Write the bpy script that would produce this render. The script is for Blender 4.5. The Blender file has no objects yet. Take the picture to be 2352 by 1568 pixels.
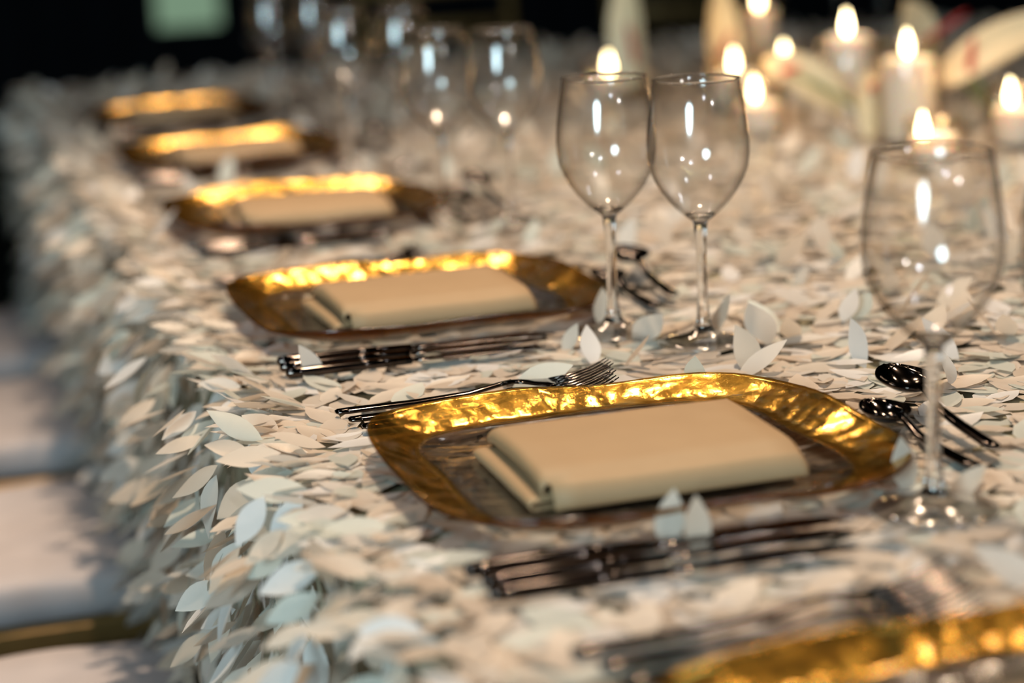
import bpy, bmesh, math, random
import numpy as np
from mathutils import Vector, Matrix, noise

# ------------------------------------------------------------------ camera, world, lights, exposure
scene = bpy.context.scene
C = scene.collection
T = 0.76                                   # height of the table top
cam_d = bpy.data.cameras.new('camera')
cam = bpy.data.objects.new('camera', cam_d); C.objects.link(cam)
cam_r = Vector((0.95891951, -0.2791262, -0.05061568))
cam_u = Vector((0.10875964, 0.19694932, 0.97436251))
cam_w = Vector((0.26200138, 0.93984016, -0.21921621))
cam_pos = Vector((-0.22098, -1.0033, 0.3759 + T))
m = Matrix((cam_r, cam_u, -cam_w)).transposed().to_4x4(); m.translation = cam_pos
cam.matrix_world = m
F_PX = 4793.0
cam_d.sensor_width = 36.0; cam_d.lens = 36.0 * F_PX / 2352.0
cam_d.clip_start = 0.02; cam_d.clip_end = 60
cam_d.dof.use_dof = True; cam_d.dof.focus_distance = 1.46; cam_d.dof.aperture_fstop = 2.8
scene.camera = cam

world = bpy.data.worlds.new('world'); scene.world = world; world.use_nodes = True
world.node_tree.nodes['Background'].inputs[0].default_value = (0.02, 0.024, 0.03, 1)
world.node_tree.nodes['Background'].inputs[1].default_value = 1.0

def lamp(name, kind, loc, target, energy, color, size=0.06, cone=75, blend=0.5):
    d = bpy.data.lights.new(name, kind); d.energy = energy; d.color = color
    if kind == 'AREA': d.shape = 'DISK'; d.size = size
    else: d.shadow_soft_size = size
    if kind == 'SPOT': d.spot_size = math.radians(cone); d.spot_blend = blend
    o = bpy.data.objects.new(name, d); C.objects.link(o); o.location = loc
    o.rotation_euler = (Vector(target) - Vector(loc)).to_track_quat('-Z', 'Y').to_euler()
    return o
WARM = (1.0, 0.735, 0.51); NEUT = (1.0, 0.93, 0.86); COOL = (0.84, 0.91, 1.0)
lamp('ceiling_or_added_spot', 'SPOT', (0.45, 0.70, 3.6), (0.02, 0.45, T - 0.1), 330, WARM, 0.06, 74, 0.85)
lamp('ceiling_or_added_spot', 'SPOT', (1.05, 2.60, 3.6), (0.2, 0.6, T), 90, WARM, 0.10, 52)
lamp('ceiling_or_added_spot', 'SPOT', (0.15, 2.90, 3.6), (0.2, 0.9, T), 45, WARM, 0.10, 50)  # added so the gold rims catch light along their whole far side
lamp('ceiling_or_added_spot', 'SPOT', (2.10, 2.30, 3.6), (0.3, 0.5, T), 45, WARM, 0.10, 50)  # second spot added to brighten the gold rims
for fx, fy, ty in ((0.5, 3.7, 1.35), (0.6, 4.2, 1.95), (0.5, 4.8, 2.5)):
    lamp('ceiling_or_added_spot', 'SPOT', (fx, fy, 3.6), (0.2, ty, T), 45, WARM, 0.10, 26)  # narrow spots added to brighten gold on the farther chargers
lamp('ceiling_or_added_spot', 'SPOT', (1.6, 2.2, 3.6), (1.2, 2.2, T), 38, (1.0, 0.62, 0.34), 0.10, 60, 0.9)  # amber wash added to warm the table behind the candles
lamp('hall_or_added_spot', 'SPOT', (1.7, -3.6, 2.2), (0.1, 0.4, T), 110, NEUT, 0.10, 36, 0.8)
lamp('hall_or_added_spot', 'SPOT', (0.2, -3.4, 2.7), (0.1, 0.5, T), 60, COOL, 0.10, 50)
for hx, hy, hz in ((-1.6, -0.6, 3.3), (2.6, 0.5, 3.3), (1.3, -1.5, 3.4), (-0.7, 1.7, 3.5)):
    lamp('hall_or_added_spot', 'SPOT', (hx, hy, hz), (0.3, 0.9, T), 22, COOL, 0.08, 80)  # extra small spots added for more glints on the glasses
lamp('cool_fill', 'AREA', (-2.7, -3.2, 1.9), (0, 1.2, T - 0.1), 165, (0.66, 0.91, 1.0), 1.4)  # cool fill disc added out of view for the drop and upright leaves

vs = scene.view_settings
vs.view_transform = 'Standard'; vs.look = 'None'; vs.exposure = 0.0; vs.gamma = 1.0; vs.use_curve_mapping = False
scene.display_settings.display_device = 'sRGB'
cy = scene.cycles
cy.use_denoising = True; cy.adaptive_threshold = 0.03
cy.max_bounces = 8; cy.transparent_max_bounces = 24; cy.transmission_bounces = 8; cy.glossy_bounces = 4; cy.diffuse_bounces = 3
cy.caustics_reflective = False; cy.caustics_refractive = False
cy.sample_clamp_indirect = 8.0

# ------------------------------------------------------------------ materials
def mat(name):
    mt = bpy.data.materials.new(name); mt.use_nodes = True
    nt = mt.node_tree; b = nt.nodes['Principled BSDF']
    return mt, nt, b
def simple(name, col, rough=0.5, metal=0.0, spec=0.5, noise_amt=0.0, scale=40.0, bump=0.0, coat=0.0):
    mt, nt, b = mat(name)
    b.inputs['Base Color'].default_value = (*col, 1); b.inputs['Roughness'].default_value = rough
    b.inputs['Metallic'].default_value = metal; b.inputs['Specular IOR Level'].default_value = spec
    b.inputs['Coat Weight'].default_value = coat
    if noise_amt or bump:
        tc = nt.nodes.new('ShaderNodeTexCoord'); n = nt.nodes.new('ShaderNodeTexNoise')
        n.inputs['Scale'].default_value = scale; n.inputs['Detail'].default_value = 5
        nt.links.new(tc.outputs['Object'], n.inputs['Vector'])
        if noise_amt:
            r = nt.nodes.new('ShaderNodeMapRange'); r.inputs[3].default_value = 1 - noise_amt; r.inputs[4].default_value = 1 + noise_amt
            mx = nt.nodes.new('ShaderNodeVectorMath'); mx.operation = 'SCALE'; mx.inputs[0].default_value = col
            nt.links.new(n.outputs['Fac'], r.inputs[0]); nt.links.new(r.outputs[0], mx.inputs['Scale'])
            nt.links.new(mx.outputs[0], b.inputs['Base Color'])
        if bump:
            bp = nt.nodes.new('ShaderNodeBump'); bp.inputs['Strength'].default_value = bump; bp.inputs['Distance'].default_value = 0.002
            nt.links.new(n.outputs['Fac'], bp.inputs['Height']); nt.links.new(bp.outputs[0], b.inputs['Normal'])
    return mt

def leaf_material(name, per_object):
    """pearly satin petals: cream, white and pale sage in one batch"""
    mt, nt, b = mat(name)
    if per_object:
        s = nt.nodes.new('ShaderNodeObjectInfo').outputs['Random']
    else:
        a = nt.nodes.new('ShaderNodeAttribute'); a.attribute_name = 'tint'; s = a.outputs['Fac']
    cr = nt.nodes.new('ShaderNodeValToRGB'); e = cr.color_ramp.elements
    cr.color_ramp.interpolation = 'CONSTANT'
    cols = [(0.0, (0.67, 0.57, 0.46)), (0.26, (0.69, 0.64, 0.57)), (0.44, (0.67, 0.59, 0.49)), (0.62, (0.60, 0.62, 0.55)), (0.80, (0.77, 0.75, 0.72)), (0.93, (0.63, 0.52, 0.40))]
    e[0].position, e[0].color = cols[0][0], (*cols[0][1], 1)
    e[1].position, e[1].color = cols[1][0], (*cols[1][1], 1)
    for p_, c_ in cols[2:]:
        q = e.new(p_); q.color = (*c_, 1)
    nt.links.new(s, cr.inputs[0])
    tc = nt.nodes.new('ShaderNodeTexCoord'); n = nt.nodes.new('ShaderNodeTexNoise'); n.inputs['Scale'].default_value = 1400; n.inputs['Detail'].default_value = 2
    nt.links.new(tc.outputs['Object'], n.inputs['Vector'])
    bp = nt.nodes.new('ShaderNodeBump'); bp.inputs['Strength'].default_value = 0.25; bp.inputs['Distance'].default_value = 0.0004
    nt.links.new(n.outputs['Fac'], bp.inputs['Height']); nt.links.new(bp.outputs[0], b.inputs['Normal'])
    nt.links.new(cr.outputs[0], b.inputs['Base Color'])
    b.inputs['Roughness'].default_value = 0.36; b.inputs['Specular IOR Level'].default_value = 0.75
    b.inputs['Sheen Weight'].default_value = 0.15
    tr = nt.nodes.new('ShaderNodeBsdfTranslucent'); nt.links.new(cr.outputs[0], tr.inputs['Color'])
    mx = nt.nodes.new('ShaderNodeMixShader'); mx.inputs[0].default_value = 0.32
    nt.links.new(b.outputs[0], mx.inputs[1]); nt.links.new(tr.outputs[0], mx.inputs[2])
    nt.links.new(mx.outputs[0], nt.nodes['Material Output'].inputs[0])
    return mt

def thin_glass(name, tint=(0.993, 0.993, 0.99), edge=(0.55, 0.54, 0.5), rough=0.0, ripple=0.0, refl=1.0, scale=(60, 160, 60)):
    """clear thin glassware: straight-through light, mirror reflection by Fresnel, longer path (darker) at grazing angles"""
    mt = bpy.data.materials.new(name); mt.use_nodes = True; nt = mt.node_tree
    nt.nodes.remove(nt.nodes['Principled BSDF'])
    lw = nt.nodes.new('ShaderNodeLayerWeight'); lw.inputs['Blend'].default_value = 0.5
    pw = nt.nodes.new('ShaderNodeMath'); pw.operation = 'POWER'; pw.inputs[1].default_value = 3.2
    nt.links.new(lw.outputs['Facing'], pw.inputs[0])
    cm = nt.nodes.new('ShaderNodeMix'); cm.data_type = 'RGBA'
    cm.inputs[6].default_value = (*tint, 1); cm.inputs[7].default_value = (*edge, 1)
    nt.links.new(pw.outputs[0], cm.inputs[0])
    tr = nt.nodes.new('ShaderNodeBsdfTransparent'); nt.links.new(cm.outputs[2], tr.inputs[0])
    gl = nt.nodes.new('ShaderNodeBsdfGlossy'); gl.inputs['Roughness'].default_value = rough
    f5 = nt.nodes.new('ShaderNodeMath'); f5.operation = 'POWER'; f5.inputs[1].default_value = 5.0
    nt.links.new(lw.outputs['Facing'], f5.inputs[0])
    fm = nt.nodes.new('ShaderNodeMath'); fm.operation = 'MULTIPLY_ADD'; fm.inputs[1].default_value = 0.5 * refl; fm.inputs[2].default_value = 0.04 * refl; fm.use_clamp = True
    nt.links.new(f5.outputs[0], fm.inputs[0])
    if ripple:
        tc = nt.nodes.new('ShaderNodeTexCoord'); mp = nt.nodes.new('ShaderNodeMapping'); mp.inputs['Scale'].default_value = scale
        n = nt.nodes.new('ShaderNodeTexNoise'); n.inputs['Scale'].default_value = 1.0; n.inputs['Detail'].default_value = 1.5
        nt.links.new(tc.outputs['Object'], mp.inputs[0]); nt.links.new(mp.outputs[0], n.inputs['Vector'])
        bp = nt.nodes.new('ShaderNodeBump'); bp.inputs['Strength'].default_value = ripple; bp.inputs['Distance'].default_value = 0.004
        nt.links.new(n.outputs['Fac'], bp.inputs['Height'])
        nt.links.new(bp.outputs[0], gl.inputs['Normal'])
        nt.links.new(bp.outputs[0], lw.inputs['Normal'])
    mx = nt.nodes.new('ShaderNodeMixShader')
    nt.links.new(fm.outputs[0], mx.inputs[0]); nt.links.new(tr.outputs[0], mx.inputs[1]); nt.links.new(gl.outputs[0], mx.inputs[2])
    nt.links.new(mx.outputs[0], nt.nodes['Material Output'].inputs[0])
    return mt

def emission(name, col, strength):
    mt = bpy.data.materials.new(name); mt.use_nodes = True; nt = mt.node_tree
    nt.nodes.remove(nt.nodes['Principled BSDF'])
    e = nt.nodes.new('ShaderNodeEmission'); e.inputs[0].default_value = (*col, 1); e.inputs[1].default_value = strength
    nt.links.new(e.outputs[0], nt.nodes['Material Output'].inputs[0])
    return mt

M = {}
M['leaf'] = leaf_material('satin_leaf', True)
M['leaf_mass'] = leaf_material('satin_leaf_mass', False)
M['mesh_cloth'] = simple('netting_cloth', (0.27, 0.25, 0.17), 0.8, noise_amt=0.2, scale=90, bump=0.4)  # beige netting darkened, shade of the leaf gaps put into its colour
M['table_wood'] = simple('table_wood', (0.16, 0.09, 0.05), 0.5, noise_amt=0.3, scale=12)
M['napkin'] = simple('beige_linen', (0.35, 0.235, 0.125), 0.62, spec=0.35, noise_amt=0.06, scale=35, bump=0.12)
M['gun'] = simple('black_mirror_steel', (0.070, 0.058, 0.052), 0.09, metal=1.0, noise_amt=0.05, scale=60)
M['blade'] = simple('polished_blade_steel', (0.13, 0.11, 0.10), 0.08, metal=1.0)
M['bowl'] = thin_glass('wine_glass_bowl', edge=(0.44, 0.41, 0.38), rough=0.10, refl=1.25)
M['rimg'] = thin_glass('wine_glass_foot', edge=(0.45, 0.42, 0.38), rough=0.11, refl=3.0)
M['holder'] = thin_glass('candle_holder_glass', tint=(0.985, 0.965, 0.93), edge=(0.50, 0.36, 0.22), rough=0.10, refl=1.6)
M['well'] = thin_glass('rippled_charger_glass', tint=(0.82, 0.79, 0.75), edge=(0.60, 0.57, 0.52), rough=0.13, ripple=0.25, refl=3.0, scale=(30, 150, 60))
g, nt, b = mat('solid_stem_glass'); M['stem'] = g
b.inputs['Transmission Weight'].default_value = 1.0; b.inputs['Roughness'].default_value = 0.0; b.inputs['IOR'].default_value = 1.48
b.inputs['Base Color'].default_value = (1, 1, 1, 1)
M['gold'] = simple('gold_foil_rim', (0.80, 0.47, 0.075), 0.20, metal=1.0, noise_amt=0.22, scale=120, bump=0.25, coat=0.5)
gt = M['gold'].node_tree; tr_ = gt.nodes.new('ShaderNodeBsdfTransparent'); tr_.inputs[0].default_value = (0.62, 0.40, 0.12, 1)
mx_ = gt.nodes.new('ShaderNodeMixShader'); mx_.inputs[0].default_value = 0.30
gt.links.new(gt.nodes['Principled BSDF'].outputs[0], mx_.inputs[1]); gt.links.new(tr_.outputs[0], mx_.inputs[2]); gt.links.new(mx_.outputs[0], gt.nodes['Material Output'].inputs[0])
M['amber'] = thin_glass('amber_glass_edge', tint=(0.62, 0.42, 0.17), edge=(0.40, 0.25, 0.08), rough=0.15, refl=1.2)
M['chair_gold'] = simple('antique_gold_paint', (0.23, 0.145, 0.05), 0.42, metal=0.4, noise_amt=0.15, scale=30)
M['cushion'] = simple('ivory_seat_fabric', (0.50, 0.47, 0.48), 0.75, noise_amt=0.04, scale=25, bump=0.1)
w_, nt, b = mat('candle_wax'); M['wax'] = w_
b.inputs['Base Color'].default_value = (0.90, 0.86, 0.82, 1); b.inputs['Roughness'].default_value = 0.45
b.inputs['Subsurface Weight'].default_value = 0.6; b.inputs['Subsurface Radius'].default_value = (1.0, 0.55, 0.25); b.inputs['Subsurface Scale'].default_value = 0.018
M['wick'] = simple('burnt_wick', (0.02, 0.015, 0.01), 0.9, noise_amt=0.3, scale=400)
M['flame'] = emission('candle_flame', (1.0, 0.78, 0.42), 22.0)
M['spathe'] = simple('cream_spathe', (0.74, 0.62, 0.40), 0.4, noise_amt=0.1, scale=20, bump=0.2)
M['spadix'] = simple('red_spadix', (0.45, 0.03, 0.025), 0.5, noise_amt=0.2, scale=300, bump=0.4)
M['green'] = simple('green_stem', (0.16, 0.20, 0.04), 0.45, noise_amt=0.2, scale=60)
M['floor'] = simple('dark_carpet', (0.012, 0.013, 0.010), 0.95, spec=0.1, noise_amt=0.3, scale=60)
M['wall'] = simple('black_drape', (0.010, 0.011, 0.014), 0.9, spec=0.1, noise_amt=0.3, scale=4)
M['wall_r'] = simple('dark_brown_drape', (0.022, 0.016, 0.014), 0.9, spec=0.1, noise_amt=0.3, scale=4)
M['panel'] = emission('pale_green_light', (0.50, 0.78, 0.52), 0.36)
M['panel_frame'] = simple('black_panel_frame', (0.01, 0.01, 0.01), 0.5, noise_amt=0.1)

# ------------------------------------------------------------------ mesh helpers
def mesh(name, verts, faces, material=None, smooth=True):
    me = bpy.data.meshes.new(name); me.from_pydata([tuple(v) for v in verts], [], faces); me.update()
    if smooth: me.polygons.foreach_set('use_smooth', [True] * len(me.polygons))
    if material: me.materials.append(material)
    return me
def add(name, me, parent=None, loc=(0, 0, 0), rot=(0, 0, 0)):
    o = bpy.data.objects.new(name, me); C.objects.link(o); o.location = loc; o.rotation_euler = rot
    if parent: o.parent = parent
    return o
def thing(name, label, cat, loc=(0, 0, 0), rot=(0, 0, 0), group=None):
    o = bpy.data.objects.new(name, None); C.objects.link(o); o.location = loc; o.rotation_euler = rot
    o.empty_display_size = 0.05
    return tag(o, label, cat, group)
def tag(o, label, cat, group=None):
    o['label'] = label; o['category'] = cat
    if group: o['group'] = group
    return o
def struct(o):
    o['kind'] = 'structure'; return o
class MB:
    def __init__(s): s.v = []; s.f = []
    def grid(s, rows, closed_u=False, cap0=False, cap1=False):
        """rows: list of equally long vertex rings"""
        b0 = len(s.v); n = len(rows[0])
        for r in rows: s.v += [tuple(p) for p in r]
        for i in range(len(rows) - 1):
            for j in range(n if closed_u else n - 1):
                k = (j + 1) % n
                s.f.append((b0 + i * n + j, b0 + i * n + k, b0 + (i + 1) * n + k, b0 + (i + 1) * n + j))
        if cap0: s.f.append(tuple(b0 + j for j in reversed(range(n))))
        if cap1: s.f.append(tuple(b0 + (len(rows) - 1) * n + j for j in range(n)))
        return s
    def lathe(s, prof, seg=40, cap0=False, cap1=False):
        rows = [[(r * math.cos(2 * math.pi * j / seg), r * math.sin(2 * math.pi * j / seg), z) for j in range(seg)] for z, r in prof]
        return s.grid(rows, True, cap0, cap1)
    def tube(s, pts, rad, seg=8):
        pts = [Vector(p) for p in pts]; rows = []
        for i, p in enumerate(pts):
            t = (pts[min(i + 1, len(pts) - 1)] - pts[max(i - 1, 0)]).normalized()
            a = t.cross(Vector((0.13, 0.29, 0.95)));  a = a.normalized() if a.length > 1e-4 else Vector((1, 0, 0))
            c = t.cross(a); r = rad[i] if isinstance(rad, (list, tuple)) else rad
            rows.append([p + (a * math.cos(2 * math.pi * j / seg) + c * math.sin(2 * math.pi * j / seg)) * r for j in range(seg)])
        return s.grid(rows, True, True, True)
    def box(s, c, d, bev=0.0):
        x, y, z = (q / 2 for q in d)
        b = bev
        if not b:
            rows = [[(c[0] + sx * x, c[1] + sy * y, c[2] + sz * z) for sx, sy in ((-1, -1), (1, -1), (1, 1), (-1, 1))] for sz in (-1, 1)]
            return s.grid(rows, True, True, True)
        def ring(ix, iy, zz): return [(c[0] + sx * (x - ix) + ox, c[1] + sy * (y - iy) + oy, c[2] + zz) for sx, sy, ox, oy in
            ((-1, -1, 0, b), (-1, -1, b, 0), (1, -1, -b, 0), (1, -1, 0, b), (1, 1, 0, -b), (1, 1, -b, 0), (-1, 1, b, 0), (-1, 1, 0, -b))]
        return s.grid([ring(b, b, -z), ring(0, 0, -z + b), ring(0, 0, z - b), ring(b, b, z)], True, True, True)
    def mesh(s, name, material=None, smooth=True): return mesh(name, s.v, s.f, material, smooth)

# ------------------------------------------------------------------ the room
def room_box(name, c, d, material):
    return struct(add(name, MB().box(c, d).mesh(name, material, False)))
room_box('floor', (1, 2, -0.05), (16, 18, 0.1), M['floor'])
def drape(name, p0, p1, h, material):
    p0 = Vector(p0); p1 = Vector(p1); d = p1 - p0; nrm = Vector((-d.y, d.x, 0)).normalized(); n = int(d.length / 0.06)
    rows = []
    for z in (0, h):
        rows.append([p0 + d * (i / n) + nrm * (0.05 * math.sin(i * 1.7 + 0.8 * math.sin(i * 0.23))) + Vector((0, 0, z)) for i in range(n + 1)])
    return struct(add(name, MB().grid(rows).mesh(name, material)))
drape('wall_back', (-6.5, 9.6, 0), (8.5, 9.6, 0), 4.0, M['wall'])
drape('wall_right', (8.5, 9.6, 0), (8.5, -6.0, 0), 4.0, M['wall_r'])
drape('wall_left', (-6.5, -6.0, 0), (-6.5, 9.6, 0), 4.0, M['wall'])
room_box('ceiling', (1, 2, 4.05), (16, 17, 0.1), M['wall'])

# ------------------------------------------------------------------ table and leaf-covered cloth
TX, TY0, TY1 = 2.0, -1.5, 3.2
tb = thing('banquet_table', 'long banquet table hidden under the leaf covered cloth', 'table', (0, 0, 0))
add('tabletop', MB().box((TX / 2, (TY0 + TY1) / 2, T - 0.03), (TX - 0.02, TY1 - TY0 - 0.02, 0.044), 0.006).mesh('tabletop', M['table_wood'], False), tb)
for x in (0.15, TX - 0.15):
    for y in (TY0 + 0.2, TY1 - 0.2):
        add('leg', MB().box((x, y, (T - 0.052) / 2), (0.07, 0.07, T - 0.052), 0.006).mesh('leg', M['table_wood'], False), tb)

cloth_mb = MB()
cloth_mb.grid([[(TX * i / 20, TY0 + (TY1 - TY0) * j / 40, T - 0.002) for j in range(41)] for i in range(21)])
def skirt(p0, p1, nrm):
    p0 = Vector(p0); p1 = Vector(p1); n = int((p1 - p0).length / 0.04); rows = []
    for k in range(13):
        t = k / 12; row = []
        for i in range(n + 1):
            s = i / n; w = (0.004 + 0.02 * t) * math.sin(i * 0.9 + 1.3 * math.sin(i * 0.31)) * (1 if 0 < i < n else 0)
            p = p0.lerp(p1, s) + Vector(nrm) * (0.004 * min(1, 3 * t) + 0.3 * w); row.append((p.x, p.y, T - 0.002 - 0.70 * t))
        rows.append(row)
    cloth_mb.grid(rows)
skirt((0, TY0, 0), (0, TY1, 0), (-1, 0, 0)); skirt((0, TY1, 0), (TX, TY1, 0), (0, 1, 0))
skirt((TX, TY1, 0), (TX, TY0, 0), (1, 0, 0)); skirt((TX, TY0, 0), (0, TY0, 0), (0, -1, 0))
cloth = add('tablecloth', cloth_mb.mesh('tablecloth', M['mesh_cloth']))
tag(cloth, 'ivory tablecloth covered all over in cream and sage satin leaves', 'tablecloth')

# place settings: six chargers along the near side of the table
SP = 0.5656
SET = [(0.200, -0.312), (0.186, 0.197), (0.178, 0.745), (0.188, 1.318), (0.190, 1.885), (0.190, 2.450)]
rng = np.random.default_rng(7)

def leaf_template(rows, curl, cup, twist, w=0.45, sharp=1.0):
    """unit-length leaf from the origin along +x, normal +z"""
    v = [(0, 0, 0)]; f = []
    us = [(i + 1) / (rows + 1) for i in range(rows)]
    def zc(u): return curl * (u * u - 0.15 * u)
    for u in us:
        hw = 0.5 * w * math.sin(math.pi * u ** 0.92) ** (0.95 * sharp)
        a = twist * (u - 0.3)
        for s in (-1, 0, 1):
            y = s * hw * math.cos(a); z = zc(u) + s * hw * math.sin(a) + cup * abs(s) * hw
            v.append((u, y, z))
    v.append((1, 0, zc(1.0)))
    f += [(0, 2, 1), (0, 3, 2)]
    for i in range(rows - 1):
        b0 = 1 + i * 3
        f += [(b0, b0 + 1, b0 + 4, b0 + 3), (b0 + 1, b0 + 2, b0 + 5, b0 + 4)]
    b0 = 1 + (rows - 1) * 3; t = len(v) - 1
    f += [(b0, b0 + 1, t), (b0 + 1, b0 + 2, t)]
    return v, f
VAR = [(0.01, 0.05, 0.0, 0.46), (0.04, 0.10, 0.06, 0.44), (-0.03, 0.04, -0.08, 0.48), (0.10, 0.14, 0.15, 0.43),      # lying flat
       (-0.08, -0.18, 0.2, 0.46), (0.12, 0.30, -0.2, 0.45), (-0.22, 0.15, 0.4, 0.48), (0.20, 0.20, 0.5, 0.46)]           # hanging

# ---- scatter
P, A, N, L = [], [], [], []
def unit(v): return v / np.linalg.norm(v, axis=1, keepdims=True)
# top of the table
dens = 5000
n = int(TX * (TY1 + 0.55) * dens)
px = rng.uniform(0.0, TX, n); py = rng.uniform(-0.55, TY1, n)
keep = ~((px > 1.35) & (py < 0.5)) & ~((px > 1.0) & (py < -0.1))
px, py = px[keep], py[keep]; n = len(px)
ph = rng.uniform(0, 2 * np.pi, n)
big = rng.random(n)
tilt = np.abs(rng.normal(0.5, 1.2, n)); tilt = np.where(big > 0.95, rng.uniform(18, 58, n), tilt)
roll = rng.normal(0, 2.2, n); roll = np.where(big > 0.95, rng.normal(0, 25, n), roll)
z = rng.uniform(0.0003, 0.0045, n)
inplate = np.zeros(n, bool)
for (sx, sy) in SET:
    inplate |= (px - sx) ** 2 + (py - sy) ** 2 < 0.205 ** 2
near_cut = np.zeros(n, bool)
for (sx, sy) in SET:
    near_cut |= (px > 0.02) & (px < 0.30) & (np.abs(py - sy) > 0.15) & (np.abs(py - sy) < 0.26)
    near_cut |= (px > 0.36) & (px < 0.46) & (np.abs(py - sy) < 0.14)
tilt = np.where(inplate, np.minimum(np.abs(rng.normal(1, 1.5, n)), 4), tilt); roll = np.where(inplate, rng.normal(0, 3, n), roll)
z = np.where(inplate, rng.uniform(0.0005, 0.003, n), z)
calm = near_cut & (rng.random(n) > 0.015)
tilt = np.where(calm, np.minimum(tilt, 5), tilt); roll = np.where(calm, rng.normal(0, 4, n), roll); z = np.where(calm, np.minimum(z, 0.004), z)
t_ = np.radians(tilt); r_ = np.radians(roll)
a = np.stack([np.cos(ph) * np.cos(t_), np.sin(ph) * np.cos(t_), np.sin(t_)], 1)
side = np.stack([-np.sin(ph), np.cos(ph), 0 * ph], 1)
up = np.cross(a, side)
nn = up * np.cos(r_)[:, None] + side * np.sin(r_)[:, None]
P.append(np.stack([px, py, T + z], 1)); A.append(a); N.append(nn); L.append(rng.uniform(0.038, 0.054, n)); NTOP = n
# left drop (and a thinner dressing of the far drop)
def drop(n, origin, along, out, length, zmax=0.70):
    s = rng.uniform(0, length, n); d = zmax * rng.random(n) ** 1.05
    outer = rng.random(n) < 0.55                               # loose outer leaves over a flatter under-layer
    o = np.where(outer, 0.012 + 0.046 * rng.random(n), 0.004 + 0.008 * rng.random(n))
    pos = np.array(origin) + s[:, None] * np.array(along) + o[:, None] * np.array(out); pos[:, 2] = T - d
    flare = np.where(outer, np.abs(rng.normal(0.55, 0.45, n)) + np.where(rng.random(n) > 0.8, 1.0, 0), np.abs(rng.normal(0.05, 0.08, n)))
    flare = flare + np.where((d < 0.04) & outer, rng.uniform(0.2, 1.2, n), 0)
    a = unit(flare[:, None] * np.array(out) + rng.normal(-0.15, 0.6, n)[:, None] * np.array(along) + np.array([0, 0, -1.0]) * rng.uniform(0.45, 1.1, n)[:, None])
    q = np.array(out)[None, :] + rng.normal(0, 0.7, n)[:, None] * np.array(along) + np.array([0, 0, 1.0]) * rng.normal(0.35, 0.5, n)[:, None]
    q = unit(q - a * np.sum(q * a, 1, keepdims=True))
    P.append(pos); A.append(a); N.append(q); L.append(rng.uniform(0.034, 0.047, n))
drop(5600, (0, -0.55, 0), (0, 1, 0), (-1, 0, 0), TY1 + 0.55)
drop(3000, (0, TY1, 0), (1, 0, 0), (0, 1, 0), TX)
# lip: leaves springing over the edge
def lip(n, origin, along, out, length):
    s = rng.uniform(0, length, n); inn = rng.uniform(-0.012, 0.03, n)
    pos = np.array(origin) + s[:, None] * np.array(along) - inn[:, None] * np.array(out); pos[:, 2] = T + rng.uniform(-0.006, 0.006, n)
    a = unit(np.array(out)[None, :] + rng.normal(0, 0.6, n)[:, None] * np.array(along) + np.array([0, 0, 1.0]) * rng.normal(0.02, 0.28, n)[:, None])
    q = np.array([0, 0, 1.0])[None, :] + rng.normal(0, 0.4, n)[:, None] * np.array(along) + rng.normal(0.1, 0.4, n)[:, None] * np.array(out)
    q = unit(q - a * np.sum(q * a, 1, keepdims=True))
    P.append(pos); A.append(a); N.append(q); L.append(rng.uniform(0.032, 0.044, n))
lip(800, (0, -0.55, 0), (0, 1, 0), (-1, 0, 0), TY1 + 0.55)
lip(500, (0, TY1, 0), (1, 0, 0), (0, 1, 0), TX)
# single leaves that stand up among the cutlery or spring from the edge (base, tip; heights from the table top)
ACC = [
    ((0.1563, 0.0504, 0.004), (0.1624, 0.0514, 0.034)),
    ((0.1695, 0.0341, 0.004), (0.1695, 0.0368, 0.0336)),
    ((0.1805, 0.4326, 0.006), (0.2195, 0.4209, 0.0211)),
    ((0.3347, 0.0558, 0.004), (0.3557, 0.05, 0.0227)),
    ((0.3243, 0.0879, 0.004), (0.3224, 0.0911, 0.0337)),
    ((0.3085, 0.6104, 0.004), (0.3092, 0.6131, 0.0345)),
    ((0.0548, 0.5352, 0.004), (0.0409, 0.541, 0.0304)),
    ((0.2535, 0.5429, 0.004), (0.2634, 0.5403, 0.0229)),
    ((0.5153, 0.6842, 0.004), (0.5229, 0.6815, 0.0195)),
    ((-0.0172, 0.3262, 0.008), (-0.0541, 0.3314, 0.0042)),
    ((-0.0217, 0.3684, 0.0097), (-0.0511, 0.3772, 0.0305)),
    ((-0.0324, 0.3494, 0.004), (-0.0588, 0.3539, 0.0098)),
    ((-0.0121, 0.2496, 0.0025), (-0.0524, 0.2576, 0.0068)),
    ((-0.0186, 0.2359, 0.0015), (-0.0381, 0.2316, -0.022)),
    ((-0.0405, 0.2464, 0.0004), (-0.0582, 0.2416, -0.0231)),
    ((-0.0392, 0.1933, -0.0048), (-0.0594, 0.1908, -0.0213)),
    ((-0.0534, 0.0492, -0.0126), (-0.0735, 0.0489, -0.0198)),
    ((-0.0287, 0.0235, -0.0076), (-0.0573, 0.0268, -0.0096)),
    ((-0.0255, 0.1032, -0.007), (-0.035, 0.107, 0.0164)),
]
ab = np.array([q[0] for q in ACC]) + np.array([0, 0, T]); at_ = np.array([q[1] for q in ACC]) + np.array([0, 0, T])
aa = unit(at_ - ab); an = unit(np.array(cam_pos) + np.array([0.3, 0.2, 1.2]) - ab); an = unit(an - aa * np.sum(an * aa, 1, keepdims=True))
P.append(ab - aa * 0.004); A.append(aa); N.append(an); L.append(np.linalg.norm(at_ - ab, axis=1) + 0.006)
P = np.concatenate(P); A = np.concatenate(A); N = np.concatenate(N); L = np.concatenate(L)
S = np.cross(N, A)
NL = len(P); var = rng.integers(0, len(VAR), NL); var[:NTOP] = np.where((rng.random(NTOP) > 0.06) | inplate, rng.integers(0, 4, NTOP), var[:NTOP])

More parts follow.
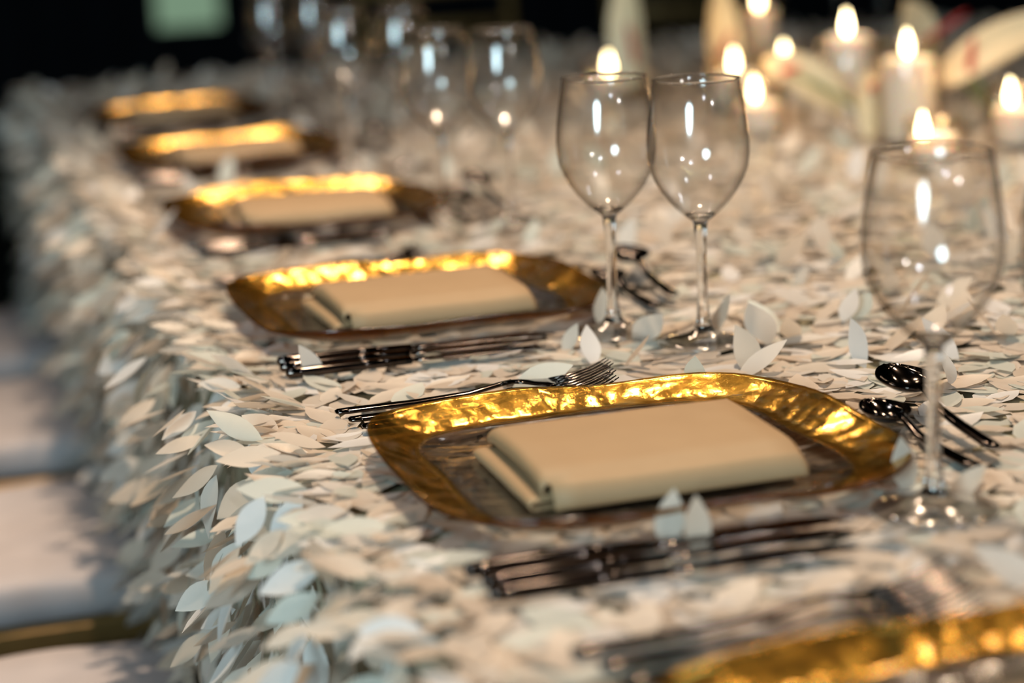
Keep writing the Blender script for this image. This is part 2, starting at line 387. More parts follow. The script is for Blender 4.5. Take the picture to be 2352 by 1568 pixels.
# the 300 leaves that show largest become parts of their own
rel = P + A * L[:, None] * 0.5 - np.array(cam_pos)
dep = rel @ np.array(cam_w); sx_ = rel @ np.array(cam_r) / dep * F_PX; sy_ = -(rel @ np.array(cam_u)) / dep * F_PX
inside = (dep > 0.5) & (np.abs(sx_) < 1150) & (np.abs(sy_) < 760)
area = L ** 2 * np.abs(np.sum(N * unit(rel), 1)) / dep ** 2
topz = P[:, 2] + A[:, 2] * L - T
onlip = (P[:, 0] < 0.005)
vis = np.where(onlip, (-P[:, 0] > 0.018) | (topz > -0.02), topz > 0.0062)
underp = np.zeros(NL, bool)
for (qx, qy) in SET: underp |= (P[:, 0] - qx) ** 2 + (P[:, 1] - qy) ** 2 < 0.175 ** 2
score = np.where(inside & vis & ~underp, area, 0)
score[-len(ACC):] = 9.0; var[-len(ACC):] = np.arange(len(ACC)) % 6
pick = np.argsort(-score)[:300]
single = np.zeros(NL, bool); single[pick] = True

fine = []
for i, (c_, q_, tw, w) in enumerate(VAR):
    v, f = leaf_template(7, c_, q_, tw, w); fine.append(mesh('leaf_%d' % i, v, f, M['leaf']))
for i in pick:
    o = add('leaf', fine[var[i]], cloth)
    l = float(L[i]); mm = Matrix.Identity(4)
    for r in range(3):
        mm[r][0] = float(A[i][r]) * l; mm[r][1] = float(S[i][r]) * l; mm[r][2] = float(N[i][r]) * l; mm[r][3] = float(P[i][r])
    o.matrix_world = mm

V_all, F_all, tint_all, off = [], [], [], 0
loops_tot = []
for k, (c_, q_, tw, w) in enumerate(VAR):
    v, f = leaf_template(3, c_, q_, tw, w); v = np.array(v)
    idx = np.where((var == k) & ~single)[0]
    pts = P[idx][:, None, :] + L[idx][:, None, None] * (v[None, :, 0:1] * A[idx][:, None, :] + v[None, :, 1:2] * S[idx][:, None, :] + v[None, :, 2:3] * N[idx][:, None, :])
    nv = len(v); pts = pts.reshape(-1, 3)
    tri = [];
    for q in f: tri += [q] if len(q) == 3 else [(q[0], q[1], q[2]), (q[0], q[2], q[3])]
    tri = np.array(tri)
    ff = (tri[None] + (np.arange(len(idx)) * nv)[:, None, None] + off).reshape(-1, 3)
    V_all.append(pts); F_all.append(ff); tint_all.append(np.repeat(rng.random(len(idx)), nv)); off += len(pts)
V_all = np.concatenate(V_all); F_all = np.concatenate(F_all); tint_all = np.concatenate(tint_all)
# keep every leaf of the top above the sheet
me = bpy.data.meshes.new('leaf_carpet')
me.vertices.add(len(V_all)); me.vertices.foreach_set('co', V_all.astype(np.float32).ravel())
me.loops.add(len(F_all) * 3); me.loops.foreach_set('vertex_index', F_all.astype(np.int32).ravel())
me.polygons.add(len(F_all)); me.polygons.foreach_set('loop_start', np.arange(0, len(F_all) * 3, 3, dtype=np.int32))
me.update(calc_edges=True)
me.polygons.foreach_set('use_smooth', np.ones(len(F_all), bool))
at = me.attributes.new('tint', 'FLOAT', 'POINT'); at.data.foreach_set('value', tint_all.astype(np.float32))
me.materials.append(M['leaf_mass'])
carpet = add('leaf_carpet', me, cloth); carpet['kind'] = 'stuff'

# ------------------------------------------------------------------ chargers
def outline(th):                      # soft square, a little irregular
    c_, s_ = abs(math.cos(th - 0.03)), abs(math.sin(th - 0.03))
    return 0.1515 / (c_ ** 3.9 + s_ ** 3.9) ** (1 / 3.9) * (1 + 0.010 * math.cos(3 * th + 0.6) + 0.006 * math.cos(7 * th + 2))
def charger_meshes():
    NT = 220
    def hammer(x, y):
        d = noise.voronoi(Vector((x / math.hypot(x, y) * 17, y / math.hypot(x, y) * 17, math.hypot(x, y) * 60)))[0]
        return -0.0018 * (1 - min(1.0, d[0] * 1.15) ** 2)
    def surf(s, th, below):
        # s 0..1 across the rim band
        R = outline(th); r = (R - 0.034) + 0.034 * s; x, y = r * math.cos(th), r * math.sin(th)
        z = 0.0065 + 0.0125 * s ** 1.25 + 0.0022 * s * math.sin(3 * th + 1.0) + 0.0012 * s * math.sin(8 * th)
        if below: return (x, y, z - 0.0032)
        return (x, y, z + hammer(x, y) * min(1, 5 * s) * min(1, 6 * (1 - s) + 0.2))
    rows = []
    NSEG = 13
    for i in range(NSEG + 1): rows.append([surf(i / NSEG, 2 * math.pi * j / NT, False) for j in range(NT)])
    edge = []
    for j in range(NT):
        a_ = Vector(surf(1, 2 * math.pi * j / NT, False)); b_ = Vector(surf(1, 2 * math.pi * j / NT, True)); c_ = (a_ + b_) / 2
        edge.append(tuple(c_ + Vector((c_.x, c_.y, 0)).normalized() * 0.0014))
    rows.append(edge)
    for i in range(NSEG, -1, -4): rows.append([surf(i / NSEG, 2 * math.pi * j / NT, True) for j in range(NT)])
    rim = MB().grid(rows, True).mesh('rim', M['gold'])
    rim.materials.append(M['amber'])                       # bare glass edge and underside
    for p_ in rim.polygons:
        if p_.index >= NSEG * NT: p_.material_index = 1
    wrows = []
    NW = 150
    def wp(s, th, below):
        R = (outline(th) - 0.034) * s; z = 0.0035 + 0.003 * max(0, (s - 0.78) / 0.22) ** 1.6
        x, y = R * math.cos(th), R * math.sin(th)
        if below: return (x, y, z - 0.0035)
        return (x, y, z + 0.0010 * noise.noise(Vector((math.cos(th) * 16, math.sin(th) * 16, R * 60))) * min(1, 2 * s) * min(1, 8 * (1 - s)))
    for q in range(41): wrows.append([wp(max(0.004, q / 40), 2 * math.pi * j / NW, False) for j in range(NW)])
    for s in (1.0, 0.8, 0.4, 0.004): wrows.append([wp(s, 2 * math.pi * j / NW, True) for j in range(NW)])
    well = MB().grid(wrows, True, True, True).mesh('well', M['well'])
    return rim, well
RIM, WELL = charger_meshes()
ORD = ['sixth', 'fifth', 'fourth', 'third', 'second', 'first']          # counted from the far end of the table
def where(k): return ORD[k] + " charger from the table's far end"
BASE = T + 0.0072
for k, (x, y) in enumerate(SET):
    t = thing('charger_plate', ORD[k] + " gold rimmed hammered glass charger from the table's far end", 'charger plate', (x, y, BASE), (0, 0, [0.05, 0.0, 0.03, math.pi / 2, -math.pi / 2, math.pi][k]), 'gold rimmed chargers along the table edge')
    add('well', WELL, t)['label'] = 'clear rippled glass centre'
    add('rim', RIM, t)['label'] = 'hammered gold band'

# ------------------------------------------------------------------ folded napkins
def napkin_mesh(seed):
    rnd = random.Random(seed)
    W_, D_ = 0.158, 0.128; H = 0.0060
    path = []                                           # (x, z) serpentine, folds left and right
    def run(x0, x1, z, n=10): return [(x0 + (x1 - x0) * i / n, z) for i in range(n + 1)]
    def bend(x, z, r, side, n=6): return [(x + side * r * math.sin(math.pi * i / n), z + r - r * math.cos(math.pi * i / n)) for i in range(1, n)]
    xl, xr = -W_ / 2, W_ / 2
    path += run(xr - 0.004, xl - 0.006, 0.0) + bend(xl - 0.006, 0.0, H * 0.42, -1)
    path += run(xl - 0.006, xr - 0.001, H * 0.84) + bend(xr - 0.001, H * 0.84, H * 0.40, 1)
    path += run(xr - 0.001, xl + 0.004, H * 1.64) + bend(xl + 0.004, H * 1.64, H * 0.72, -1)
    path += run(xl + 0.004, xr + 0.001, H * 3.08)
    path += [(xr + 0.004, H * 2.7), (xr + 0.0055, H * 1.9), (xr + 0.005, H * 1.1)]
    rows = []
    ny = 18; ztop = H * 3.08
    for j in range(ny + 1):
        v = j / ny; y = (v - 0.5) * D_; row = []
        near = max(0.0, (0.10 - v) / 0.10); far = max(0.0, (v - 0.9) / 0.1)
        for i, (x, z) in enumerate(path):
            f = i / len(path); fluff = 0.0032 * math.sin(math.pi * v) * (z / ztop) * (1 - 0.5 * (x - xl) / W_)
            zz = z * (1 - 0.22 * near ** 1.6 - 0.35 * far ** 1.5) + fluff + 0.0009 * noise.noise(Vector((x * 30, y * 26, seed + z * 150)))
            yy = y - 0.002 * (z / ztop) * (1 - v) + 0.003 * (x / W_) * (z / ztop)
            row.append((x + 0.0035 * (v - 0.5) * (z / ztop), yy, zz))
        rows.append(row)
    # the top sheet turns down over the long side
    top = MB().grid(rows)
    first_top = len(path) - 14
    lap = []
    for q in range(8):
        tq = q / 7; lap.append([(p[0], p[1] - 0.0075 * math.sin(tq * math.pi / 2), p[2] * (1 - 0.93 * (1 - math.cos(tq * math.pi / 2)))) for p in rows[0][first_top:]])
    top.grid(lap)
    me_ = top.mesh('cloth', M['napkin'])
    bm_ = bmesh.new(); bm_.from_mesh(me_); bmesh.ops.remove_doubles(bm_, verts=bm_.verts, dist=1e-5); bmesh.ops.recalc_face_normals(bm_, faces=bm_.faces); bm_.to_mesh(me_); bm_.free()
    me_.polygons.foreach_set('use_smooth', [True] * len(me_.polygons))
    return me_
NAP = [napkin_mesh(s) for s in (1, 2, 3)]
for k, (x, y) in enumerate(SET):
    o = add('napkin', NAP[k % 3], None, (x, y - [0.014, 0.014, 0.018, 0.034, 0.036, 0.036][k], BASE + 0.0052), (0, 0, [0.03, 0.0, 0.04, -0.03, 0.02, 0.05][k]))
    so = o.modifiers.new('thickness', 'SOLIDIFY'); so.thickness = 0.0016; so.offset = 1
    tag(o, 'folded beige linen napkin lying on the ' + where(k), 'napkin', 'folded napkins on the chargers')

# ------------------------------------------------------------------ cutlery (all lie along local +x, handle end at the origin)
def loft(mb, st, seg=10, power=2.6):
    """stations: x, y, z, half width, half thickness"""
    rows = []
    for (x, y, z, hw, ht) in st:
        r = []
        for j in range(seg):
            a_ = 2 * math.pi * j / seg; c_, s_ = math.cos(a_), math.sin(a_)
            r.append((x, y + hw * math.copysign(abs(c_) ** (2 / power), c_), z + ht * math.copysign(abs(s_) ** (2 / power), s_)))
        rows.append(r)
    return mb.grid(rows, True, True, True)
def handle_st(L0, h0=0.0045, rise=0.007):
    return [(0.0, 0, 0.002, 0.0030, 0.0008), (0.002, 0, 0.002, 0.0050, 0.0017), (0.010, 0, 0.002, 0.0056, 0.0020), (L0 * 0.45, 0, 0.0022, 0.0046, 0.0020),
            (L0 * 0.75, 0, 0.004, 0.0036, 0.0019), (L0 * 0.92, 0, 0.002 + rise * 0.8, 0.0030, 0.0017), (L0, 0, 0.002 + rise, 0.0034, 0.0015)]
def fork_meshes(Lt):
    L0 = Lt - 0.075
    hm = loft(MB(), handle_st(L0, rise=0.0075)).mesh('handle', M['gun'])
    hd = MB()
    loft(hd, [(L0 - 0.001, 0, 0.0093, 0.0034, 0.0013), (L0 + 0.008, 0, 0.0085, 0.0062, 0.0011), (L0 + 0.017, 0, 0.0068, 0.0100, 0.0010), (L0 + 0.027, 0, 0.0058, 0.0114, 0.0010), (L0 + 0.033, 0, 0.0058, 0.0114, 0.0009)])
    tines = []
    for q in range(4):
        yq = -0.0093 + q * 0.0062
        tines.append(loft(MB(), [(L0 + 0.031, yq, 0.0058, 0.0021, 0.0009), (L0 + 0.045, yq, 0.0070, 0.0019, 0.0009), (L0 + 0.060, yq * 0.98, 0.0105, 0.0016, 0.0008), (L0 + 0.070, yq * 0.96, 0.0142, 0.0012, 0.0007), (L0 + 0.075, yq * 0.95, 0.0166, 0.0005, 0.0004)], 8).mesh('tine', M['gun']))
    return hm, hd.mesh('head', M['gun']), tines
def knife_meshes(Lt):
    L0 = Lt * 0.48
    hm = loft(MB(), [(0, 0, 0.0042, 0.0028, 0.0022), (0.002, 0, 0.0042, 0.0046, 0.0038), (0.012, 0, 0.0042, 0.0054, 0.0042), (L0 * 0.6, 0, 0.0040, 0.0046, 0.0038), (L0, 0, 0.0036, 0.0040, 0.0030)]).mesh('handle', M['gun'])
    b_ = loft(MB(), [(L0 - 0.001, 0, 0.0036, 0.0040, 0.0014), (L0 + 0.012, 0.001, 0.0034, 0.0070, 0.0010), (L0 + 0.05, 0.001, 0.0034, 0.0086, 0.0008), (Lt - 0.03, 0.0005, 0.0034, 0.0088, 0.0007), (Lt - 0.012, -0.001, 0.0034, 0.0070, 0.0006), (Lt, -0.005, 0.0034, 0.0014, 0.0004)], 10, 2.0).mesh('blade', M['blade'])
    return hm, b_
def spoon_meshes(Lt, bw=0.017, bl=0.052):
    L0 = Lt - bl
    hm = loft(MB(), handle_st(L0, rise=0.0095)).mesh('handle', M['gun'])
    rows = []; n = 12; mseg = 9
    def pt(u, v, dz):
        hw = bw * math.sin(math.pi * (0.04 + 0.95 * u) ** 0.9) ** 0.62; y = v * hw
        z = 0.0105 - 0.0088 * (1 - v * v) * math.sin(math.pi * min(1, u * 0.95 + 0.04)) ** 0.8 + 0.001 * u
        return (L0 + bl * u, y, z + dz)
    sb = MB(); 
    for i in range(n + 1): rows.append([pt(i / n, -1 + 2 * j / (mseg - 1), 0.0009) for j in range(mseg)] + [pt(i / n, 1 - 2 * j / (mseg - 1), -0.0006) for j in range(mseg)])
    sb.grid(rows, True, True, True)
    return hm, sb.mesh('bowl', M['gun'])
FORK = [fork_meshes(0.205), fork_meshes(0.195), fork_meshes(0.185)]
KNIFE = [knife_meshes(0.225), knife_meshes(0.215), knife_meshes(0.205)]
SPOON = [spoon_meshes(0.162, 0.0195, 0.056), spoon_meshes(0.145, 0.0160, 0.047)]
ZC = T + 0.0078
def cutlery(name, parts, label, cat, loc, rz, group, tilt=0.0, tines=()):
    t = thing(name, label, cat, loc, (0, tilt, rz), group)
    for pn, me_ in parts: last = add(pn, me_, t)
    for me_ in tines: add('tine', me_, last)
    return t
rnd = random.Random(5)
for k, (x, y) in enumerate(SET):
    for q, (dx, dy, word) in enumerate(((-0.148, 0.212, 'outermost'), (-0.143, 0.189, 'middle'), (-0.134, 0.167, 'innermost'))):
        jx, jy, jr = rnd.uniform(-.003, .003), rnd.uniform(-.002, .002), rnd.uniform(-.02, .02)
        cutlery('fork', zip(('handle', 'head'), FORK[q][:2]), word + ' dark steel fork beside the ' + where(k), 'fork', (x + dx + jx, y + dy + jy, ZC), jr, 'dark steel forks', tines=FORK[q][2])
    for q, (dx, dy, word) in enumerate(((-0.150, -0.165, 'innermost'), (-0.150, -0.187, 'middle'), (-0.150, -0.209, 'outermost'))):
        jx, jy, jr = rnd.uniform(-.003, .003), rnd.uniform(-.002, .002), rnd.uniform(-.015, .015)
        cutlery('knife', zip(('handle', 'blade'), KNIFE[q]), word + ' dark steel knife beside the ' + where(k), 'knife', (x + dx + jx, y + dy + jy, ZC), jr, 'dark steel knives')
    j = rnd.uniform(-.01, .01)
    cutlery('spoon', zip(('handle', 'bowl'), SPOON[0]), 'larger dark dessert spoon inboard of the ' + where(k), 'spoon', (x + 0.211, y - 0.092 + j, ZC + 0.004), math.radians(88), 'dessert spoons', math.radians(-3))
    cutlery('spoon', zip(('handle', 'bowl'), SPOON[1]), 'smaller dark spoon between the dessert spoon and the ' + where(k), 'spoon', (x + 0.187, y - 0.112 + j, ZC), math.radians(91), 'dessert spoons')

# ------------------------------------------------------------------ wine glasses
def glass_meshes():
    outer = [(0.0965, 0.0052), (0.0985, 0.0085), (0.102, 0.0130), (0.107, 0.0184), (0.114, 0.0248), (0.122, 0.0306), (0.130, 0.0350), (0.139, 0.0384), (0.148, 0.0398), (0.158, 0.0400), (0.172, 0.0389), (0.188, 0.0366), (0.207, 0.0334)]
    th = 0.0009
    inner = [(z + (0.0030 if i < 2 else 0.0014 if i < 5 else 0.0003), max(0.0015, r - th - (0.0024 if i < 2 else 0.0))) for i, (z, r) in enumerate(outer[:-1])]
    prof = outer + [(0.2075, 0.0330), (0.207, 0.0325)] + inner[::-1]
    bowl = MB().lathe(prof, 56, False, True).mesh('bowl', M['bowl'])
    stem = MB().lathe([(0.010, 0.0088), (0.014, 0.0066), (0.022, 0.0050), (0.036, 0.0042), (0.060, 0.0040), (0.080, 0.0043), (0.088, 0.0050), (0.094, 0.0054), (0.0968, 0.0062), (0.0990, 0.0092), (0.1022, 0.0120), (0.1012, 0.0085), (0.1002, 0.0030)], 28, True, True).mesh('stem', M['stem'])
    foot = MB().lathe([(0.0004, 0.0355), (0.0008, 0.0366), (0.0018, 0.0366), (0.0032, 0.0300), (0.0052, 0.0200), (0.0078, 0.0125), (0.0105, 0.0088)], 56, True, True).mesh('foot', M['rimg'])
    rimb = MB().lathe([(0.2070 + 0.0009 * math.sin(a_), 0.0330 + 0.0009 * math.cos(a_)) for a_ in [math.pi * 2 * q / 8 for q in range(9)]], 56).mesh('rim', M['stem'])
    return bowl, stem, foot, rimb
GL = glass_meshes()
GLASS = {0: [(0.30, -0.53), (0.36, -0.60)], 1: [(0.3145, 0.0350), (0.372, -0.040)], 2: [(0.303, 0.567), (0.355, 0.500)], 3: [(0.324, 1.205), (0.383, 1.143)], 4: [(0.325, 1.700), (0.385, 1.630)], 5: [(0.318, 2.230), (0.376, 2.170)]}
for k in GLASS:
    if k == 0: continue
    for q, (x, y) in enumerate(GLASS[k]):
        t = thing('wine_glass', ('outboard' if q == 0 else 'inboard') + ' clear wine glass of the pair by the ' + where(k), 'wine glass', (x, y, T + 0.0072), (0, 0, 0), 'empty wine glasses')
        for pn, me_ in zip(('bowl', 'stem', 'foot', 'rim'), GL): add(pn, me_, t)
for q, (x, y) in enumerate([(1.66, 2.86), (1.60, 2.93)]):
    t = thing('wine_glass', ('outer' if q == 0 else 'inner') + ' clear wine glass across the table behind the candles', 'wine glass', (x, y, T + 0.0072), (0, 0, 0), 'empty wine glasses')
    for pn, me_ in zip(('bowl', 'stem', 'foot', 'rim'), GL): add(pn, me_, t)

# ------------------------------------------------------------------ candles in glass cylinders
def candle(x, y, top, r, label, hlabel, hole=(0, 0), holder_top=None, light=0.22, melt=0.004):
    t = thing('pillar_candle', label, 'candle', (x, y, T + 0.012), group='lit candles')
    h = top - 0.012
    wb = add('wax_body', MB().lathe([(0, r * 0.97), (0.002, r), (h - 0.004, r), (h - 0.001, r * 0.97), (h, r * 0.90), (h - 0.75 * melt, r * 0.78), (h - melt, r * 0.6), (h - melt, 0.001)], 36, True, True).mesh('wax_body', M['wax']), t)
    hx, hy = hole
    add('wick', MB().tube([(hx, hy, h - melt - 0.001), (hx, hy, h - melt + 0.006), (hx + 0.001, hy, h - melt + 0.011)], 0.0009, 6).mesh('wick', M['wick']), wb)
    fl = [(0.000, 0.0010), (0.003, 0.0035), (0.008, 0.0056), (0.013, 0.0060), (0.019, 0.0048), (0.026, 0.0027), (0.033, 0.0008), (0.035, 0.0002)]
    f = add('flame', MB().lathe([(z + h - melt + 0.007, rr) for z, rr in fl], 16, True, True).mesh('flame', M['flame']), t, (hx, hy, 0), (math.radians(2), math.radians(-2), 0))
    d = bpy.data.lights.new('candle_light', 'POINT'); d.energy = light; d.color = (1.0, 0.60, 0.26); d.shadow_soft_size = 0.008
    lo = bpy.data.objects.new('candle_light', d); C.objects.link(lo); lo.location = (x + hx, y + hy, T + 0.012 + h - melt + 0.050)
    R = r + 0.009; ht = holder_top if holder_top else top + 0.02
    g_ = thing('candle_holder', hlabel, 'candle holder', (x, y, T + 0.0072), group='clear glass candle holders')
    add('cylinder', MB().lathe([(0.0035, R - 0.001), (0.004, R), (ht, R), (ht + 0.001, R - 0.001), (ht, R - 0.002), (0.0045, R - 0.002)], 48).mesh('cylinder', M['holder']), g_)
    add('base', MB().lathe([(0.0, R - 0.002), (0.0005, R), (0.0038, R), (0.0043, R - 0.002)], 48, True, True).mesh('base', M['holder']), g_)
CAND = [
    ('A', 0.872, 2.240, 0.045, 0.036, 'low wide candle standing alone, behind the pair of wine glasses', None, (0, 0)),
    ('B', 0.973, 1.947, 0.063, 0.033, 'cream candle at the foot of the upright cream flower', None, (0, 0)),
    ('C', 0.886, 1.651, 0.052, 0.030, 'short white candle just below the drooping cream flower', None, (-.004, 0)),
    ('D', 1.160, 2.290, 0.128, 0.028, 'tall slim candle behind the upright cream flower', None, (0, 0)),
    ('E', 1.057, 1.726, 0.126, 0.032, 'tall candle in deep glass beside the drooping flower', 0.118, (0, 0)),
    ('F', 1.012, 1.450, 0.117, 0.034, 'thick tall white pillar candle beside the flower vase', None, (0, 0)),
    ('G', 0.938, 1.236, 0.046, 0.027, 'low votive candle in front of the tall white pillar', 0.060, (-.014, 0.002)),
    ('H', 1.110, 1.345, 0.056, 0.031, 'medium white candle beside the flower stems', None, (-.010, 0.0)),
    ('I', 1.107, 2.068, 0.057, 0.028, 'small candle half hidden behind the drooping cream flower', None, (0, 0)),
]
for (_, x, y, top, r, lab, ht, hole) in CAND:
    candle(x, y, top, r, 'lit ' + lab, 'clear glass holder of the ' + lab, hole, ht, melt=0.013 if _ == 'G' else 0.005)

# ------------------------------------------------------------------ cream anthuriums in slim vases
def spathe_mesh(Ls, Ws, bendv, cupv, name='spathe'):
    """heart-shaped blade from the origin along +x, normal +z"""
    mb = MB(); rows = []; nu, nv_ = 16, 10
    for dz in (0.0,):
        for i in range(nu + 1):
            u = i / nu; x0 = -0.16 + 1.16 * u
            hw = 0.5 * Ws * (math.sin(math.pi * min(1, u * 0.985 + 0.012)) ** 0.55) * (1.0 - 0.35 * u)
            row = []
            for j in range(nv_ + 1):
                v = -1 + 2 * j / nv_
                xx = Ls * x0 - 0.10 * Ls * abs(v) * (1 - u) ** 2
                z = bendv * Ls * (x0 ** 2) + cupv * hw * v * v + 0.002 * math.sin(5 * v + 4 * u)
                row.append((xx, hw * v, z))
            rows.append(row)
    mb.grid(rows)
    return mb.mesh(name, M['spathe'])
def flower(label, base, neck, direction, normal, Ls, Ws, bendv, cupv, spad=0.06, spad_dir=None):
    base = Vector(base); neck = Vector(neck)
    t = thing('anthurium', label, 'flower', base, group='cream flowers among the candles')
    nk = neck - base
    mid = Vector((nk.x * 0.35, nk.y * 0.35, nk.z * 0.6))
    pts = []
    for i in range(13):
        s = i / 12; pts.append(mid * (2 * s * (1 - s)) + nk * (s * s))
    add('stem', MB().tube(pts, 0.0032, 8).mesh('stem', M['green']), t)
    X = Vector(direction).normalized(); Z = Vector(normal); Z = (Z - X * Z.dot(X)).normalized(); Y = Z.cross(X)
    R = Matrix((X, Y, Z)).transposed().to_4x4(); R.translation = nk
    s_ = add('spathe', spathe_mesh(Ls, Ws, bendv, cupv), t); s_.matrix_local = R
    so = s_.modifiers.new('thickness', 'SOLIDIFY'); so.thickness = 0.0012
    sd = Vector(spad_dir).normalized() if spad_dir else (X * 0.7 + Z * 0.7).normalized()
    n_ = [nk + sd * (spad * i / 8) for i in range(9)]
    add('spadix', MB().tube(n_, [0.003, 0.0048, 0.005, 0.005, 0.0048, 0.0045, 0.004, 0.0032, 0.001], 10).mesh('spadix', M['spadix']), t)
def vase(x, y, r, h, label):
    t = thing('bud_vase', label, 'vase', (x, y, T + 0.0072), group='clear bud vases')
    add('body', MB().lathe([(0.004, r * 0.9), (0.006, r), (h * 0.55, r), (h * 0.72, r * 0.75), (h * 0.85, r * 0.5), (h, r * 0.55), (h, r * 0.55 - 0.002), (h * 0.85, r * 0.5 - 0.002), (h * 0.7, r * 0.75 - 0.002), (h * 0.55, r - 0.002), (0.006, r - 0.002)], 36).mesh('body', M['holder']), t)
    add('base', MB().lathe([(0, r * 0.88), (0.0005, r * 0.92), (0.0038, r * 0.92)], 36, True, True).mesh('base', M['holder']), t)
vase(1.155, 1.470, 0.022, 0.090, 'slim clear bud vase between the white pillar and the medium candle')
vase(1.040, 1.600, 0.020, 0.080, 'slim clear bud vase behind the tall white pillar candle')
vase(1.020, 2.130, 0.020, 0.085, 'slim clear bud vase holding the upright cream flower')
vase(0.900, 2.170, 0.018, 0.085, 'slim clear bud vase behind the low wide candle')
zb = T + 0.014
flower('large cream flower arching to the right above the tall vase', (1.158, 1.472, zb), (1.125, 1.500, T + 0.085), (0.93, 0.10, 0.42), (-0.35, -0.35, 0.9), 0.20, 0.10, -0.10, 0.5, 0.05, (0.3, 0.3, 0.9))
flower('cream flower with red spadix standing above the white pillar candle', (1.152, 1.468, zb), (1.165, 1.72, T + 0.105), (-0.50, -0.1, 0.85), (0.1, -0.9, 0.3), 0.075, 0.085, 0.2, 0.3, 0.085, (0.85, -0.1, 0.52))
flower('drooping pale cream flower behind the short white candle', (1.040, 1.600, zb), (0.925, 1.660, T + 0.090), (0.80, -0.42, -0.40), (0.1, -0.75, 0.6), 0.115, 0.085, -0.25, 0.4, 0.03)
flower('upright cream flower rising behind the small candles', (1.020, 2.130, zb), (1.010, 2.110, T + 0.060), (-0.06, 0.05, 1.0), (0.35, -0.9, 0.1), 0.135, 0.085, 0.15, 0.5, 0.06, (0.3, -0.3, 0.9))
flower('narrow cream flower with red edge above the low wide candle', (0.900, 2.170, zb), (0.885, 2.150, T + 0.065), (0.02, 0.05, 1.0), (-0.85, -0.5, 0.05), 0.15, 0.085, 0.05, 0.6, 0.07, (-0.18, -0.1, 1.0))
flower('pale cream flower hanging low in front of the white pillar', (1.041, 1.604, zb), (0.985, 1.500, T + 0.080), (-0.25, -0.35, -0.85), (-0.3, -0.9, 0.35), 0.075, 0.05, -0.1, 0.4, 0.02)

# ------------------------------------------------------------------ chairs and seat cushions
def chair_parts():
    W2 = 0.20
    fr = MB(); fr.box((0, 0, 0.378), (0.40, 0.40, 0.034), 0.006)
    ps = [('seat_frame', fr.mesh('seat_frame', M['chair_gold'], False), (0, 0, 0))]
    leg = MB().lathe([(0, 0.010), (0.05, 0.012), (0.10, 0.015), (0.11, 0.018), (0.12, 0.015), (0.36, 0.017)], 14, True, True).mesh('leg', M['chair_gold'])
    for sx in (0.175, -0.175):
        for sy in (0.175, -0.175): ps.append(('leg', leg, (sx, sy, 0)))
    post = MB().tube([(-0.185, 0, 0.39), (-0.195, 0, 0.6), (-0.225, 0, 0.90)], [0.014, 0.013, 0.011], 10).mesh('back_post', M['chair_gold'])
    for sy in (0.18, -0.18): ps.append(('back_post', post, (0, sy, 0)))
    rail = MB().tube([(0, -0.18, 0), (0, 0, 0), (0, 0.18, 0)], 0.010, 10).mesh('back_rail', M['chair_gold'])
    for zz, xx in ((0.52, -0.190), (0.80, -0.213), (0.88, -0.222)): ps.append(('back_rail', rail, (xx, 0, zz)))
    spn = MB().tube([(-0.190, 0, 0.52), (-0.200, 0, 0.66), (-0.213, 0, 0.80)], 0.007, 8).mesh('spindle', M['chair_gold'])
    for q in range(5): ps.append(('spindle', spn, (0, -0.12 + q * 0.06, 0)))
    st = MB().tube([(-0.175, 0, 0.16), (0, 0, 0.16), (0.175, 0, 0.16)], 0.009, 8).mesh('stretcher', M['chair_gold'])
    for sy in (0.175, -0.175): ps.append(('stretcher', st, (0, sy, 0)))
    return ps
CH = chair_parts()
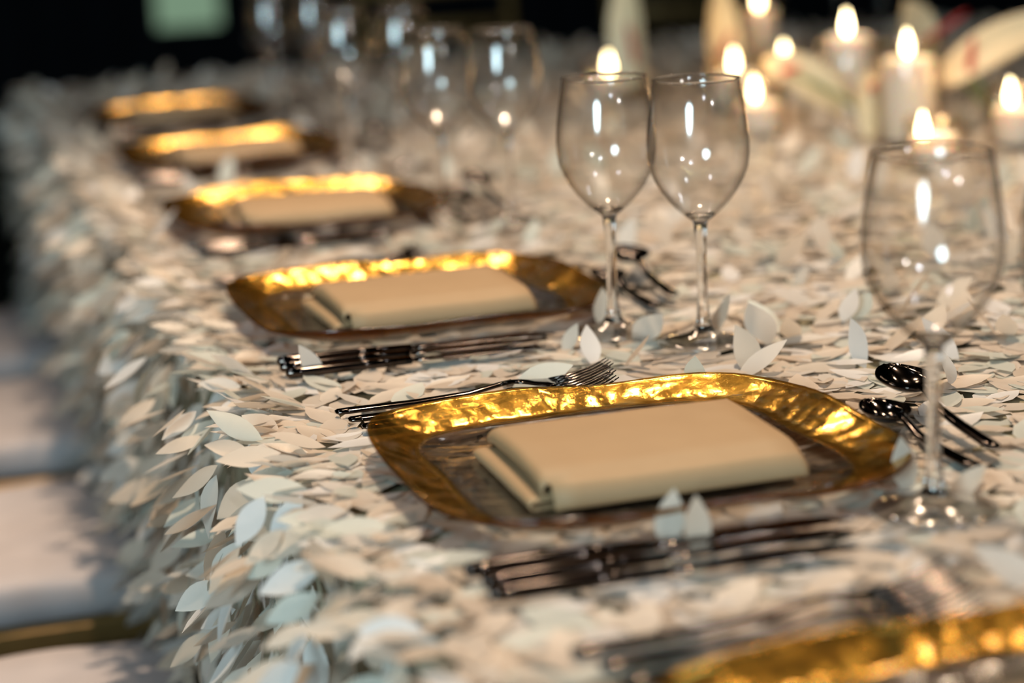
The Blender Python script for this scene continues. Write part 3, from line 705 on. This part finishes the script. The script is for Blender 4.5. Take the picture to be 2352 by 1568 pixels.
def cushion_mesh(seed):
    rows = []; n = 64
    lev = [(0.0, 0.93), (0.004, 0.985), (0.018, 1.0), (0.036, 1.0), (0.044, 0.985), (0.048, 0.955), (0.0495, 0.75), (0.050, 0.45), (0.0505, 0.02)]
    for z, s in lev:
        r = []
        for j in range(n):
            a_ = 2 * math.pi * j / n; c_, s_ = math.cos(a_), math.sin(a_)
            k_ = 0.200 * s / (abs(c_) ** 11 + abs(s_) ** 11) ** (1 / 11)
            w = 0.004 * noise.noise(Vector((c_ * 3, s_ * 3, seed))) * (1 if s > 0.6 else 0.3)
            zz = z + 0.005 * noise.noise(Vector((c_ * 2.6 * s, s_ * 2.6 * s, seed + 7))) * (1 if z > 0.01 else 0)
            r.append((c_ * (k_ + w), s_ * (k_ + w), zz))
        rows.append(r)
    return MB().grid(rows, True, True, True).mesh('cushion', M['cushion'])
CU = [cushion_mesh(s) for s in (1.1, 5.3, 8.9)]
for k in range(1, 6):
    y = SET[k][1] + [0, 0, -0.03, 0.0, 0.01, 0.0][k]
    cx_ = -0.228
    t = thing('banquet_chair', 'gold spindle back banquet chair drawn up to the ' + where(k), 'chair', (cx_, y, 0), group='gold chairs along the table')
    for pn, me_, loc in CH: add(pn, me_, t, loc)
    o = add('seat_cushion', CU[k % 3], None, (cx_, y, 0.3952), (0, 0, 0))
    tag(o, 'ivory seat cushion on the gold chair at the ' + where(k), 'cushion', 'ivory seat cushions')

for x, word in ((0.95, 'nearer the row of chargers'), (1.56, 'farther from the row of chargers')):
    t = thing('banquet_chair', "gold spindle back chair at the table's far end, " + word, 'chair', (x, 3.50, 0), (0, 0, -math.pi / 2), 'gold chairs along the table')
    for pn, me_, loc in CH: add(pn, me_, t, loc)
    o = add('seat_cushion', CU[0], None, (x, 3.50, 0.3952))
    tag(o, "ivory seat cushion at the table's far end, " + word, 'cushion', 'ivory seat cushions')

# ------------------------------------------------------------------ far green light panel
t = thing('light_panel', 'pale green lit panel glowing low in the dark background', 'light', (1.126, 9.48, 0))
add('frame', MB().box((0, 0.03, 0.70), (0.35, 0.05, 0.50), 0.01).mesh('frame', M['panel_frame'], False), t)
add('diffuser', MB().box((0, -0.001, 0.70), (0.31, 0.012, 0.46), 0.003).mesh('diffuser', M['panel'], False), t)
